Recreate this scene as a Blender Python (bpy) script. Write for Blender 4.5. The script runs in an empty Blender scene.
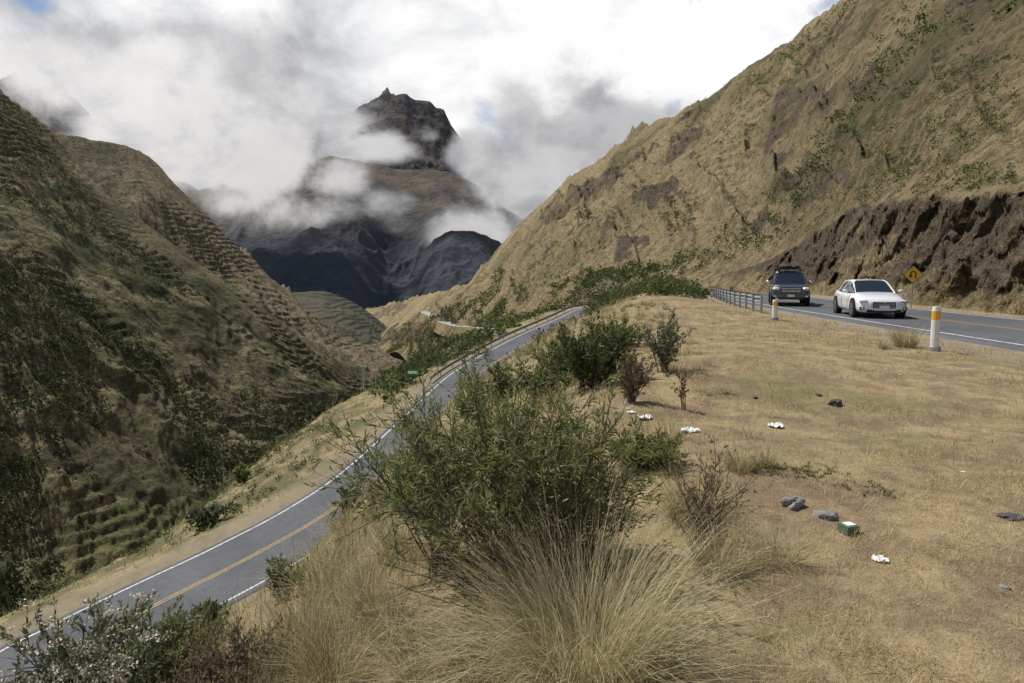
import bpy, math, numpy as np
from mathutils import Vector, Matrix
rng=np.random.default_rng(7)
F=682.67; HZ=273.0; EYE=1.7
PITCH=math.atan((341.5-HZ)/F)
cp,sp=math.cos(PITCH),math.sin(PITCH)
scene=bpy.context.scene
# ---------------------------------------------------------------- projection helpers
def ray(px,py):
    x=(px-512)/F; y=(341.5-py)/F
    v=np.array([x, cp+y*sp, -sp+y*cp]); return v/np.linalg.norm(v)
def I(px,py,r):
    d=ray(px,py); az=math.atan2(d[0],d[1]); e=d[2]/math.hypot(d[0],d[1])
    return (az,r,EYE+e*r)
def IW(px,py,r,dz=0):
    a,r,z=I(px,py,r); return (r*math.sin(a),r*math.cos(a),z+dz)
def W(x,y,z): return (math.atan2(x,y),math.hypot(x,y),z)
def U(px,py,z):
    d=ray(px,py); t=(z-EYE)/d[2]; return (d[0]*t,d[1]*t,z)
# ---------------------------------------------------------------- numpy noise
def vnoise(x,y,seed=0):
    xi=np.floor(x).astype(np.int64); yi=np.floor(y).astype(np.int64)
    fx=x-xi; fy=y-yi
    def h(a,b):
        n=(a*374761393+b*668265263+seed*69069+12345)&0xffffffff
        n=((n^(n>>13))*1274126177)&0xffffffff
        return ((n^(n>>16))&0xffffff)/float(0xffffff)
    sx=fx*fx*fx*(fx*(fx*6-15)+10); sy=fy*fy*fy*(fy*(fy*6-15)+10)
    a=h(xi,yi);b=h(xi+1,yi);c=h(xi,yi+1);d=h(xi+1,yi+1)
    return (a*(1-sx)+b*sx)*(1-sy)+(c*(1-sx)+d*sx)*sy
def fbm(x,y,o=5,seed=0,g=.5):
    s=0;a=1;t=0
    for i in range(o):
        s=s+a*(vnoise(x,y,seed+i*17)-.5)*2; t+=a; a*=g; x,y=x*1.62+y*1.21+5.1,y*1.62-x*1.21-3.7
    return s/t
def ridged(x,y,o=5,seed=0):
    s=0;a=1;t=0
    for i in range(o):
        s=s+a*(1-np.abs(vnoise(x,y,seed+i*13)-.5)*2*1.0)**2; t+=a;a*=.5;x,y=x*2.1+1.7,y*2.1+9.2
    return s/t
def sstep(a,b,x):
    t=np.clip((x-a)/(b-a),0,1); return t*t*(3-2*t)
# ---------------------------------------------------------------- material helper
class NT:
    def __init__(s,name):
        s.m=bpy.data.materials.new(name); s.m.use_nodes=True; s.t=s.m.node_tree; s.t.nodes.clear()
        s.out=s.t.nodes.new('ShaderNodeOutputMaterial'); s._p=None
    def n(s,ty): return s.t.nodes.new(ty)
    def l(s,a,b): s.t.links.new(a,b)
    def set(s,sock,v):
        if isinstance(v,bpy.types.NodeSocket): s.l(v,sock)
        elif isinstance(v,(tuple,list)) and len(v)==3 and sock.type=='RGBA': sock.default_value=(*v,1)
        else: sock.default_value=v
    def pos(s):
        if s._p is None: s._p=s.n('ShaderNodeNewGeometry').outputs['Position']
        return s._p
    def obj(s): return s.n('ShaderNodeTexCoord').outputs['Object']
    def noise(s,scale,detail=6,rough=.6,dist=0,vec=None,col=False):
        n=s.n('ShaderNodeTexNoise'); s.l(vec if vec is not None else s.pos(),n.inputs['Vector'])
        n.inputs['Scale'].default_value=scale;n.inputs['Detail'].default_value=detail
        n.inputs['Roughness'].default_value=rough;n.inputs['Distortion'].default_value=dist
        return n.outputs['Color' if col else 'Fac']
    def mapv(s,sc,vec=None,loc=(0,0,0)):
        m=s.n('ShaderNodeMapping'); s.l(vec if vec is not None else s.pos(),m.inputs['Vector']); m.inputs['Scale'].default_value=sc; m.inputs['Location'].default_value=loc
        return m.outputs[0]
    def ramp(s,fac,stops):
        r=s.n('ShaderNodeValToRGB'); s.set(r.inputs[0],fac); e=r.color_ramp.elements
        while len(e)<len(stops): e.new(.5)
        for i,(p,c) in enumerate(stops):
            e[i].position=p; e[i].color=(c,c,c,1) if isinstance(c,(int,float)) else (*c,1)
        return r.outputs[0]
    def mix(s,f,a,b,mode='MIX'):
        m=s.n('ShaderNodeMix'); m.data_type='RGBA'; m.blend_type=mode
        s.set(m.inputs[0],f); s.set(m.inputs[6],a); s.set(m.inputs[7],b); return m.outputs[2]
    def math(s,op,a,b=0.0,clamp=False):
        m=s.n('ShaderNodeMath'); m.operation=op; m.use_clamp=clamp; s.set(m.inputs[0],a); s.set(m.inputs[1],b); return m.outputs[0]
    def attr(s,name):
        a=s.n('ShaderNodeAttribute'); a.attribute_name=name; return a.outputs['Fac']
    def bump(s,h,strength=.5,dist=.1):
        b=s.n('ShaderNodeBump'); s.l(h,b.inputs['Height']); b.inputs['Strength'].default_value=strength; b.inputs['Distance'].default_value=dist
        return b.outputs[0]
    def pbr(s,col,rough=.9,normal=None,metal=0,spec=.3,coat=0,trans=0):
        p=s.n('ShaderNodeBsdfPrincipled'); s.set(p.inputs['Base Color'],col); s.set(p.inputs['Roughness'],rough)
        p.inputs['Metallic'].default_value=metal; p.inputs['Specular IOR Level'].default_value=spec
        p.inputs['Coat Weight'].default_value=coat
        if normal is not None: s.l(normal,p.inputs['Normal'])
        s.l(p.outputs[0],s.out.inputs[0]); return s.m
def simple(name,c,rough=.6,metal=0,spec=.4,coat=0,var=.15,sc=8):
    t=NT(name); n=t.noise(sc,3,vec=t.obj())
    col=t.mix(n,tuple(x*(1-var) for x in c),tuple(min(1,x*(1+var)) for x in c))
    return t.pbr(col,rough,metal=metal,spec=spec,coat=coat)
# ---------------------------------------------------------------- mesh builder
class MB:
    def __init__(s): s.v=[];s.f=[];s.nv=0
    def add(s,v,f,mat=0,tint=None):
        v=np.asarray(v,float).reshape(-1,3); f=np.asarray(f,np.int64)
        s.v.append((v, np.zeros(len(v)) if tint is None else np.broadcast_to(tint,(len(v),)).astype(float)))
        s.f.append((f+s.nv,mat)); s.nv+=len(v)
    def build(s,name,mats,smooth=False,attrs=None,parent=None):
        v=np.concatenate([a for a,b in s.v]); rn=np.concatenate([b for a,b in s.v])
        me=bpy.data.meshes.new(name); me.vertices.add(len(v)); me.vertices.foreach_set('co',v.astype(np.float32).ravel())
        idx=np.concatenate([f.ravel() for f,m in s.f]); tot=np.concatenate([np.full(len(f),f.shape[1]) for f,m in s.f])
        mi=np.concatenate([np.broadcast_to(m,(len(f),)) for f,m in s.f])
        st=np.concatenate([[0],np.cumsum(tot)[:-1]])
        me.loops.add(len(idx)); me.polygons.add(len(tot))
        me.loops.foreach_set('vertex_index',idx.astype(np.int32)); me.polygons.foreach_set('loop_start',st.astype(np.int32))
        for m in mats: me.materials.append(m)
        me.polygons.foreach_set('material_index',mi.astype(np.int32))
        me.polygons.foreach_set('use_smooth',np.full(len(tot),smooth))
        a=me.attributes.new('tint','FLOAT','POINT'); a.data.foreach_set('value',rn.astype(np.float32))
        if attrs:
            for k,val in attrs.items():
                a=me.attributes.new(k,'FLOAT','POINT'); a.data.foreach_set('value',val.astype(np.float32).ravel())
        me.update(calc_edges=True)
        o=bpy.data.objects.new(name,me); scene.collection.objects.link(o)
        if parent: o.parent=parent
        return o
def gridfaces(nr,nc):
    i=np.arange(nr-1)[:,None]*nc+np.arange(nc-1)[None,:]; i=i.ravel()
    return np.stack([i,i+1,i+nc+1,i+nc],1)
def gridobj(name,X,Y,Z,mats,attrs=None,smooth=True):
    nr,nc=X.shape; mb=MB(); mb.add(np.stack([X,Y,Z],-1).reshape(-1,3),gridfaces(nr,nc)); return mb.build(name,mats,smooth,attrs)
# ================================================================ ROADS (world polylines)
def spline(pts,n=16):
    P=np.array(pts,float); P=np.vstack([2*P[0]-P[1],P,2*P[-1]-P[-2]]); out=[]
    for i in range(1,len(P)-2):
        t=np.linspace(0,1,n,endpoint=False)[:,None]
        a,b,c,d=P[i-1],P[i],P[i+1],P[i+2]
        out.append(.5*((2*b)+(-a+c)*t+(2*a-5*b+4*c-d)*t**2+(-a+3*b-3*c+d)*t**3))
    out.append(P[-2][None]); return np.vstack(out)
lr=[(-75,2,-21.5),(-48,13,-18.6),U(-60,722,-16.3),U(60,655,-15.3),U(165,600,-14.7),U(250,557,-14.2),U(330,511,-13.4),U(400,457,-11.6),U(440,415,-10.6),U(480,373,-8.9),U(530,342,-6.7),U(578,319,-4.7),(13.5,103,-3.6),(19,105,-2.9),(24,99,-2.0),(25,88,-1.2),(23,74,-.5),(20,59,-.1),(17.7,46,0),(16.4,35,0),(15.4,22,0),(14.7,8,0),(14.5,-10,0),(14.5,-60,0)]
ROAD=spline(lr,14)
HW=3.3
def nearest(x,y,P):
    x=x.ravel();y=y.ravel();d=np.full(len(x),200.);zz=np.zeros(len(x)); A=P[:-1];B=P[1:];AB=(B-A)[:,:2];L=(AB**2).sum(1)
    sel=np.flatnonzero((x>-110)&(x<60)&(y>-90)&(y<135))
    for s in range(0,len(sel),20000):
        ix=sel[s:s+20000]
        q=np.stack([x[ix],y[ix]],1)[:,None,:]
        t=np.clip(((q-A[None,:,:2])*AB).sum(2)/L,0,1)
        c=A[None,:,:2]+t[...,None]*AB; dd=((q-c)**2).sum(2); k=dd.argmin(1); ii=np.arange(len(k))
        d[ix]=np.sqrt(dd[ii,k]); zz[ix]=A[k,2]+t[ii,k]*(B[k,2]-A[k,2])
    return d,zz
def offset(P,o):
    T=np.gradient(P[:,:2],axis=0); T/=np.linalg.norm(T,axis=1)[:,None]; N=np.stack([T[:,1],-T[:,0]],1) # right side
    Q=P.copy(); Q[:,:2]+=N*o; return Q
# ================================================================ GROUND control points
C=[]
edge=[(-5,-20,0),(-2.6,-8,0),(-1.5,-2,0),(-.7,1.5,0),(-.1,4,0),(.9,8,0),(2.0,14,0),(3.0,20,.05),(4.3,27,.1),(6.5,36,.2),(9.5,48,.4),(13,60,.5),(16,72,.3)]
C+=list(spline(edge,3))
C+=[(3,0,0),(8,0,0),(3,8,0),(7,8,0),(6,20,0),(9,14,0),(9,30,.1),(10,-15,0),(3,-15,0),(12,45,.35),(15,58,.3),(18,70,-.1),(20,84,-.8),(19,92,-2)]
for o in (-4.6,0,4.6): C+=[tuple(p) for p in offset(ROAD,o)[::7]]
for px,s_,rs,rroad in [(-150,755,5,28),(-60,722,5,29),(20,680,5.5,30),(100,645,6,32),(180,612,7,35),(250,580,8,38),(310,543,9,42),(360,495,12,46),(400,450,15,50),(440,404,20,56),(470,382,25,62),(500,363,32,70),(530,347,42,80),(560,334,55,90)]:
    for f,dz in ((0,-.35),(.35,-1.9),(.65,-2.4)):
        r=rs+(rroad-rs)*f; x,y,z=IW(px,s_+6,r,dz*(1 if px<400 else .5)); C.append((x,y,z))
lip=[(-60,24,-18.5),(-38,25,-17),U(0,630,-15.6),U(100,581,-15.2),U(200,527,-15),U(250,484,-14.3),U(300,434,-13.3),U(340,404,-12.8),U(380,391,-13.2),U(420,366,-12.8),U(460,352,-12.3),U(500,340,-11.3),(8,145,-9.5)]
C+=[tuple(p) for p in spline(lip,3)]
C+=[(-80,38,-40),(-52,45,-38),(-46,60,-36),(-42,78,-34),(-44,100,-36),(-36,130,-34),(-30,170,-34),(-20,210,-32),
    (-150,0,-80),(-140,40,-82),(-110,70,-82),(-96,95,-80),(-86,130,-75),(-72,170,-68),(-62,220,-62),(-52,270,-55),
    (40,20,-4),(60,-20,-4),(60,60,-5),(45,110,-8),(25,140,-14),(8,180,-22),(-10,230,-34),(90,100,-10),(60,200,-30),
    (-30,-20,-15),(-60,-20,-24),(30,-40,-3)]
C=np.array(C,float)
keep=[0]
for i in range(1,len(C)):
    if np.min(np.hypot(C[keep,0]-C[i,0],C[keep,1]-C[i,1]))>1.2: keep.append(i)
C=C[keep]
cc=1.5
D=np.sqrt((C[:,None,0]-C[None,:,0])**2+(C[:,None,1]-C[None,:,1])**2+cc*cc)
n=len(C); Pm=np.c_[np.ones(n),C[:,:2]]
A=np.block([[D-0.02*np.eye(n),Pm],[Pm.T,np.zeros((3,3))]])
sol=np.linalg.lstsq(A,np.r_[C[:,2],0,0,0],rcond=None)[0]
def rbf(x,y):
    xf=x.ravel();yf=y.ravel();o=np.full(xf.size,-95.); sel=np.flatnonzero(np.hypot(xf,yf)<340)
    for s in range(0,len(sel),20000):
        ix=sel[s:s+20000];a=xf[ix];b=yf[ix]
        d=np.sqrt((a[:,None]-C[None,:,0])**2+(b[:,None]-C[None,:,1])**2+cc*cc)
        o[ix]=d@sol[:n]+sol[n]+sol[n+1]*a+sol[n+2]*b
    return o
EP=spline(edge,6)
def left_of_edge(x,y):
    ex=np.interp(y.ravel(),EP[:,1],EP[:,0]); return ex-x.ravel()
def ground_h(x,y):
    shp=x.shape; r=np.hypot(x,y).ravel()
    z=rbf(x,y)
    z=z*(1-sstep(200,330,r))+(-95)*sstep(200,330,r)
    d,rz=nearest(x,y,ROAD)
    le=left_of_edge(x,y); slope=sstep(.3,5,le)
    xf=x.ravel();yf=y.ravel()
    off=sstep(4.5,9,d)
    z+= (0.035*fbm(xf*1.1,yf*1.1,4,3)+.02*fbm(xf*5,yf*5,3,5))*sstep(3.8,5,d)
    z+= slope*off*(.5*fbm(xf*.22,yf*.22,4,9)+.18*fbm(xf*1.3,yf*1.3,3,11))
    z+= sstep(60,150,r)*off*slope*(2.5*fbm(xf*.04,yf*.04,4,21))
    w=1-sstep(HW+.7,HW+2.6,d)
    z=z*(1-w)+(rz-.07)*w
    return z.reshape(shp),d.reshape(shp),slope.reshape(shp)
# ================================================================ materials - terrain
def terrain_mat(name,base,dry,green,dark,big=.03,mid=.4,fine=4,bump=.6,bd=.2,gthr=(.5,.62),rock=None,terr=False,rockthr=(.6,.7),det=6,field=None):
    t=NT(name)
    n1=t.noise(big,5,.62,.3); n2=t.noise(mid,det,.68,.2); n3=t.noise(fine,det,.72)
    c=t.mix(t.ramp(n2,[(.35,0.0),(.65,1.0)]),base,dry)
    g=t.math('ADD',t.math('MULTIPLY',n1,.6),t.math('MULTIPLY',n2,.4))
    c=t.mix(t.ramp(g,[(gthr[0],0.0),(gthr[1],1.0)]),c,green)
    if field:
        vo=t.n('ShaderNodeTexVoronoi'); nz=t.noise(.05,3,.5,col=True); mv=t.n('ShaderNodeVectorMath'); mv.operation='MULTIPLY_ADD'
        t.l(nz,mv.inputs[0]); mv.inputs[1].default_value=(22,22,14); t.l(t.mapv((1,1,2.6)),mv.inputs[2]); t.l(mv.outputs[0],vo.inputs['Vector']); vo.inputs['Scale'].default_value=.045
        sp_=t.n('ShaderNodeSeparateColor'); t.l(vo.outputs['Color'],sp_.inputs[0])
        fm=t.math('MULTIPLY',t.ramp(sp_.outputs[0],[(.48,0.0),(.56,1.0)]),t.ramp(n3,[(.3,.3),(.6,.85)]))
        c=t.mix(fm,c,t.mix(sp_.outputs[1],field[0],field[1]))
    c=t.mix(t.ramp(n3,[(.38,.85),(.54,0.0)]),c,dark)
    if terr:
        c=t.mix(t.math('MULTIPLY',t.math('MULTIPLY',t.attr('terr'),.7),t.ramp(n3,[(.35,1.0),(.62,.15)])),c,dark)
    if rock:
        nr=t.noise(big*2.6,7,.7,.6,vec=t.mapv((1,1,2.2)))
        ra=t.attr('rock')
        c=t.mix(t.ramp(t.math('ADD',nr,t.math('MULTIPLY',ra,.35)),[(rockthr[0],0.0),(rockthr[1],1.0)]),c,t.mix(t.ramp(t.noise(fine*1.7,6,.75,.3,vec=t.mapv((1,1,1.4))),[(.35,0.0),(.65,1.0)]),tuple(x*.42 for x in rock),rock))
    h=t.math('ADD',n3,t.math('MULTIPLY',n2,.8))
    return t.pbr(c,.95,t.bump(h,bump,bd),spec=.1)
t=NT('dry_ground')
n0=t.noise(.35,4,.6,.4); n1=t.noise(1.6,6,.65,.3); n2=t.noise(9,6,.7); n3=t.noise(60,4,.75)
straw=t.mix(n2,(.24,.18,.095),(.55,.44,.25))
soil=t.mix(n2,(.155,.11,.07),(.36,.27,.17))
c=t.mix(t.ramp(n1,[(.42,0.0),(.58,1.0)]),straw,soil)
c=t.mix(t.ramp(n0,[(.52,0.0),(.64,.6)]),c,(.18,.175,.075))
sl=t.attr('slope')
slc=t.mix(t.ramp(n1,[(.35,0.0),(.6,1.0)]),(.14,.125,.065),(.36,.285,.155))
slc=t.mix(t.ramp(n0,[(.42,0.0),(.56,.85)]),slc,(.09,.095,.045))
c=t.mix(t.math('MULTIPLY',sl,.9),c,slc)
c=t.mix(t.ramp(n3,[(.3,.7),(.5,0.0)]),c,(.10,.078,.05))
shoulder=t.mix(n2,(.20,.165,.12),(.39,.32,.23))
c=t.mix(t.math('MULTIPLY',t.attr('shoulder'),t.ramp(n1,[(.3,1.0),(.7,.35)])),c,shoulder)
M_ground=t.pbr(c,.95,t.bump(t.math('ADD',n3,t.math('MULTIPLY',n2,2)),.7,.03),spec=.1)
az=np.radians(np.concatenate([np.linspace(-180,-50,70,endpoint=False),np.linspace(-50,50,760,endpoint=False),np.linspace(50,180,71)]))
rr=np.concatenate([np.geomspace(.5,260,480,endpoint=False),np.geomspace(260,9000,30)])
R_,A_=np.meshgrid(rr,az,indexing='ij'); GX=R_*np.sin(A_); GY=R_*np.cos(A_)
GZ,GD,GS=ground_h(GX,GY)
gsh=(1-sstep(4.2,6.5,GD))
g=gridobj('ground',GX,GY,GZ,[M_ground],{'slope':GS,'shoulder':gsh})
# ================================================================ hill sheets
def sheet(name,rows,azlim,naz,segs,mat,fn,sm=9):
    az=np.radians(np.linspace(azlim[0],azlim[1],naz)); Rk=[];Zk=[]
    ker=np.hanning(sm+2)[1:-1]; ker/=ker.sum()
    for row in rows:
        a=np.array(sorted(row)); r=np.interp(az,a[:,0],a[:,1]); z=np.interp(az,a[:,0],a[:,2])
        r=np.convolve(np.pad(r,sm//2,'edge'),ker,'valid'); z=np.convolve(np.pad(z,sm//2,'edge'),ker,'valid')
        Rk.append(r);Zk.append(z)
    R=[];Z=[];T=[]
    for k,nn in enumerate(segs):
        t=np.linspace(0,1,nn,endpoint=(k==len(segs)-1))[:,None]
        R.append(Rk[k]*(1-t)+Rk[k+1]*t); Z.append(Zk[k]*(1-t)+Zk[k+1]*t); T.append(k+t+0*Rk[k])
    R=np.vstack(R);Z=np.vstack(Z);T=np.vstack(T); Az=np.broadcast_to(az,R.shape)
    X=R*np.sin(Az);Y=R*np.cos(Az)
    X,Y,Z,attrs=fn(X,Y,Z,T,Az)
    o=gridobj(name,X,Y,Z,[mat],attrs); return o,(X,Y,Z,T,Az)
def terrace(Z,h,strength,ph):
    q=Z/h+ph; f=q-np.floor(q); st=sstep(.62,1,f)
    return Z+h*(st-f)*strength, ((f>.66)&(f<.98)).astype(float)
R0=[W(20.6,-14,-.5),W(20.6,0,-.5),W(20.4,15,-.5),W(20.5,26,-.5),W(21.6,36,-.5),W(23.3,46,-.5),W(26,58,-.6),W(29,72,-1),W(31,88,-2),W(27,107,-5),W(12,127,-11),W(1,162,-18),W(-19,232,-32),W(-44,332,-48),W(-74,480,-62),W(-120,700,-78),W(-230,800,-130)]
R1=[W(24,-15,5),W(24,0,5),W(23.6,17,5.4),W(23.4,29,5.4),W(25,40,6.2),W(27.5,51,7.0),W(31,63,7.8),W(34,78,6.2),W(35,94,3.5),W(29,112,0),W(14,135,-6),W(3,172,-13),W(-17,245,-26),W(-42,345,-42),W(-72,495,-56),W(-118,715,-74),W(-230,820,-125)]
R3=[W(100,-70,85),W(110,0,95),W(100,60,90),I(1024,-140,180),I(940,-72,215),I(845,0,260),I(805,28,300),I(760,60,340),I(700,98,410),I(660,118,470),I(620,147,520),I(560,187,640),I(530,212,720),I(500,245,800),I(470,283,900),I(430,306,1000),I(405,322,1100),I(380,335,1200),I(340,370,1200)]
AZ0=-15
def mixrow(a,b,t,dz=0):
    azs=np.radians(np.linspace(AZ0,120,160)); A=np.array(sorted(a));B=np.array(sorted(b))
    ra=np.interp(azs,A[:,0],A[:,1]);za=np.interp(azs,A[:,0],A[:,2]);rb=np.interp(azs,B[:,0],B[:,1]);zb=np.interp(azs,B[:,0],B[:,2])
    return list(zip(azs,ra*(1-t)+rb*t,za*(1-t)+zb*t+dz*np.abs(zb-za)))
R2=mixrow(R1,R3,.35,-.02)
R4=[(a,r*1.5,z*.55-20) for a,r,z in R3]
def fr(X,Y,Z,T,Az):
    up=sstep(1.0,1.25,T)
    cutz=sstep(.02,.3,T)*(1-sstep(.92,1.03,T))
    cutmask=cutz*sstep(math.radians(17),math.radians(22),Az)
    Rr=np.hypot(X,Y); sc=np.clip(Rr/250,.15,2.0)
    gl=ridged(Az*14+T*.9+.4*fbm(Az*9,T*2,3,6),T*1.2,5,5)-.45
    top=1-.6*sstep(2.5,3,T)*(T<=3)
    Z=Z+up*top*(gl*11*sc+fbm(X*.03,Y*.03,5,31)*5*sc+fbm(X*.2,Y*.2,5,32)*1.3*np.clip(sc,.2,1.5))
    oc=sstep(.18,.34,fbm(Az*16,T*3.2,4,66))*up*top
    Z=Z+oc*(fbm(X*.25,Y*.25,4,67)*3.0+1.5)*np.clip(sc,.25,1.6)
    dR=cutmask*(fbm(X*.22+Y*.22,Z*.3,5,41)*2.6+fbm(X*.7+Y*.9,Z*.9,5,42)*1.3-.6)
    X=X+dR*np.sin(Az);Y=Y+dR*np.cos(Az)
    Z=Z+cutmask*fbm(X*1.2,Y*1.2,5,45)*.9+sstep(.9,1.2,T)*(T<1.6)*fbm(X*.15,Y*.15,4,47)*1.0
    m=sstep(.0,.3,fbm(X*.012,Y*.012,3,55))*up*(T<3)
    Z2,rs=terrace(Z,3.2,.35*m,fbm(X*.03,Y*.03,4,56)*3.0)
    rock=np.clip(cutmask*1.0*(.66+1.0*fbm(X*.25,Z*.5,4,46)),0,1.2)+oc*.55
    return X,Y,Z2,{'terr':rs*m*.6,'rock':rock}
M_right=terrain_mat('dry_mountain',(.24,.185,.105),(.43,.34,.195),(.135,.125,.06),(.10,.08,.05),big=.012,mid=.10,fine=.8,bump=1,bd=1.3,gthr=(.49,.58),rock=(.175,.135,.10),terr=True,rockthr=(.62,.72))
om,SR=sheet('mountain',[R0,R1,R2,R3,R4],(AZ0,118),1180,[60,170,300,30],M_right,fr)
# left hillside
L0=[W(-170,-60,-85),W(-150,20,-85),W(-112,76,-84),W(-95,105,-80),W(-82,138,-75),W(-70,178,-68),W(-60,228,-61),W(-52,298,-54),W(-47,380,-50)]
L2=[W(-420,-80,190),I(-250,-80,440),I(0,93,420),I(30,112,420),I(50,128,418),I(70,155,415),I(100,188,405),I(130,212,400),I(170,242,395),I(240,292,390),I(300,333,390),I(350,368,400),I(390,392,420),I(430,410,440)]
def mixr(a,b,t,lim,dz=0):
    azs=np.radians(np.linspace(lim[0],lim[1],160)); A=np.array(sorted(a));B=np.array(sorted(b))
    ra=np.interp(azs,A[:,0],A[:,1]);za=np.interp(azs,A[:,0],A[:,2]);rb=np.interp(azs,B[:,0],B[:,1]);zb=np.interp(azs,B[:,0],B[:,2])
    return list(zip(azs,ra*(1-t)+rb*t,za*(1-t)+zb*t+dz*(zb-za)))
L1=mixr(L0,L2,.45,(-100,-6),.03)
L3=[(a,r*1.12,z-30) for a,r,z in L2]
def fl(X,Y,Z,T,Az):
    a=1-.75*sstep(1.5,2,T)*(T<=2)
    gl=ridged(Az*7+T*1.6+.5*fbm(Az*8,T*2,3,74),T*1.3,5,75)-.45
    Z=Z+a*(gl*14+fbm(X*.02,Y*.02,5,71)*8+fbm(X*.12,Y*.12,5,72)*2.4)*sstep(0,.2,T)
    m=sstep(-.12,.25,fbm(X*.026+3,Y*.026,5,76))
    Z2,rs=terrace(Z,2.9,.5*m,fbm(X*.03,Y*.03,5,77)*2.8+.25*fbm(X*.2,Y*.2,3,78))
    return X,Y,Z2,{'terr':rs*m}
M_left=terrain_mat('terraced_hillside',(.13,.112,.066),(.26,.213,.125),(.085,.09,.043),(.055,.053,.033),big=.012,mid=.12,fine=.7,bump=1,bd=1.2,gthr=(.47,.55),terr=True,field=((.34,.275,.155),(.16,.165,.07)))  # darker albedo than the right slope, standing in for cloud shadow
ol,SL=sheet('terraced_hillside',[L0,L1,L2,L3],(-100,-6),900,[220,280,20],M_left,fl)
# second ridge
B1=[I(-120,120,720),I(0,128,710),I(40,133,700),I(70,134,700),I(100,139,700),I(130,148,700),I(158,164,690),I(190,197,680),I(220,228,670),I(260,267,660),I(300,303,650),I(340,330,650),I(380,350,660),I(410,372,670)]
B0=[(a,440,-75) for a,r,z in B1]; B2=[(a,r*1.25,z-60) for a,r,z in B1]
def fb(X,Y,Z,T,Az):
    a=1-.8*sstep(.6,1,T)*(T<=1)
    Z=Z+a*((ridged(Az*18+T*2,T*1.8,5,85)-.45)*26+fbm(X*.02,Y*.02,5,81)*8)+fbm(X*.1,Y*.1,4,82)*1.5
    m=sstep(-.2,.2,fbm(X*.02,Y*.02,4,86))
    Z2,rs=terrace(Z,4.2,.5*m,fbm(X*.018,Y*.018,5,87)*3+.25*fbm(X*.15,Y*.15,3,88))
    return X,Y,Z2,{'terr':rs*.9*m}
M_ridge=terrain_mat('terraced_ridge',(.165,.137,.085),(.285,.235,.145),(.10,.096,.056),(.07,.062,.044),big=.008,mid=.06,fine=.4,bump=1,bd=1.8,gthr=(.5,.6),terr=True)
_,SB=sheet('terraced_ridge',[B0,B1,B2],(-42,-7),600,[300,20],M_ridge,fb)
# small terraced spur
H1=[I(200,360,1100),I(250,312,1150),I(275,297,1150),I(300,291,1150),I(325,290,1150),I(350,299,1150),I(370,312,1150),I(395,333,1150),I(430,352,1150)]
H0=[(a,760,-120) for a,r,z in H1];H2=[(a,r*1.3,z-80) for a,r,z in H1]
def fh(X,Y,Z,T,Az):
    Z=Z+fbm(X*.01,Y*.01,5,91)*9*(1-.8*sstep(.7,1,T)*(T<=1)); Z2,rs=terrace(Z,6.0,.5,fbm(X*.012,Y*.012,4,97)*3)
    return X,Y,Z2,{'terr':rs*.7}
M_spur=terrain_mat('valley_spur',(.085,.08,.058),(.125,.112,.08),(.06,.067,.045),(.05,.052,.043),big=.008,mid=.05,fine=.3,bump=.9,bd=1.5,terr=True)
sheet('valley_spur',[H0,H1,H2],(-26,-5),260,[160,16],M_spur,fh)
# distant massif and peak
D1=[I(0,230,2600),I(100,212,2600),I(180,192,2600),I(230,184,2600),I(270,170,2600),I(305,158,2600),I(330,152,2600),I(352,157,2600),I(400,167,2600),I(450,173,2600),I(488,189,2600),I(505,207,2600),I(540,228,2600),I(640,262,2600),I(760,300,2600)]
D0=[W(-1600,1500,-260),W(-700,1350,-260),W(-420,1350,-240),W(-250,1500,-200),W(-60,1350,-230),W(200,1350,-240),W(900,1400,-250)]
D2=[(a,3400,-200) for a,r,z in D1]
def fd(X,Y,Z,T,Az):
    a=1-.93*sstep(.35,1,T)*(T<=1)
    wx=fbm(X*.0015,Y*.0015,3,9)*.5
    g=ridged(X*.0021+wx,Y*.0021-wx,6,105)-.5
    v=np.abs(Az-math.atan2(400-512,F))
    Z=Z+a*(g*170-110*np.exp(-(v/.05)**2)*sstep(.05,.4,T))*sstep(0,.15,T)+fbm(X*.006,Y*.006,6,101)*28*(.5+.9*a)
    return X,Y,Z,{'rock':0*Z}
t=NT('distant_massif'); n1=t.noise(.0016,7,.65,.5); n2=t.noise(.012,7,.72,.3)
sepz=t.n('ShaderNodeSeparateXYZ'); t.l(t.pos(),sepz.inputs[0])
hz=t.math('ADD',t.math('MULTIPLY',sepz.outputs[2],1/420.0),t.math('MULTIPLY',t.math('SUBTRACT',n1,.5),1.6))
c=t.mix(t.ramp(hz,[(.25,0.0),(.95,1.0)]),(.080,.088,.10),(.20,.16,.11))  # blue-grey haze below and sunlit brown top, both put into the colour
c=t.mix(t.ramp(n2,[(.35,.7),(.6,0.0)]),c,(.055,.062,.074))
M_massif=t.pbr(c,1,t.bump(n2,1,24),spec=0)
sheet('massif',[D0,D1,D2],(-44,24),700,[280,20],M_massif,fd,sm=9)
E1=[I(-80,100,4400),I(0,78,4400),I(25,72,4400),I(45,66,4400),I(62,84,4400),I(120,150,4400),I(200,190,4400),I(270,165,4400),I(318,132,4400),I(335,113,4400),I(352,111,4400),I(366,104,4400),I(378,98,4400),I(392,95,4400),I(406,95,4400),I(416,100,4400),I(432,104,4400),I(444,110,4400),I(452,128,4400),I(466,146,4400),I(490,166,4400),I(520,180,4400),I(545,165,4400),I(560,138,4400),I(572,136,4400),I(590,160,4400),I(620,190,4400),I(700,230,4400)]
E0=[(a,3300,-100) for a,r,z in E1];E2=[(a,5400,z*.4) for a,r,z in E1]
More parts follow.
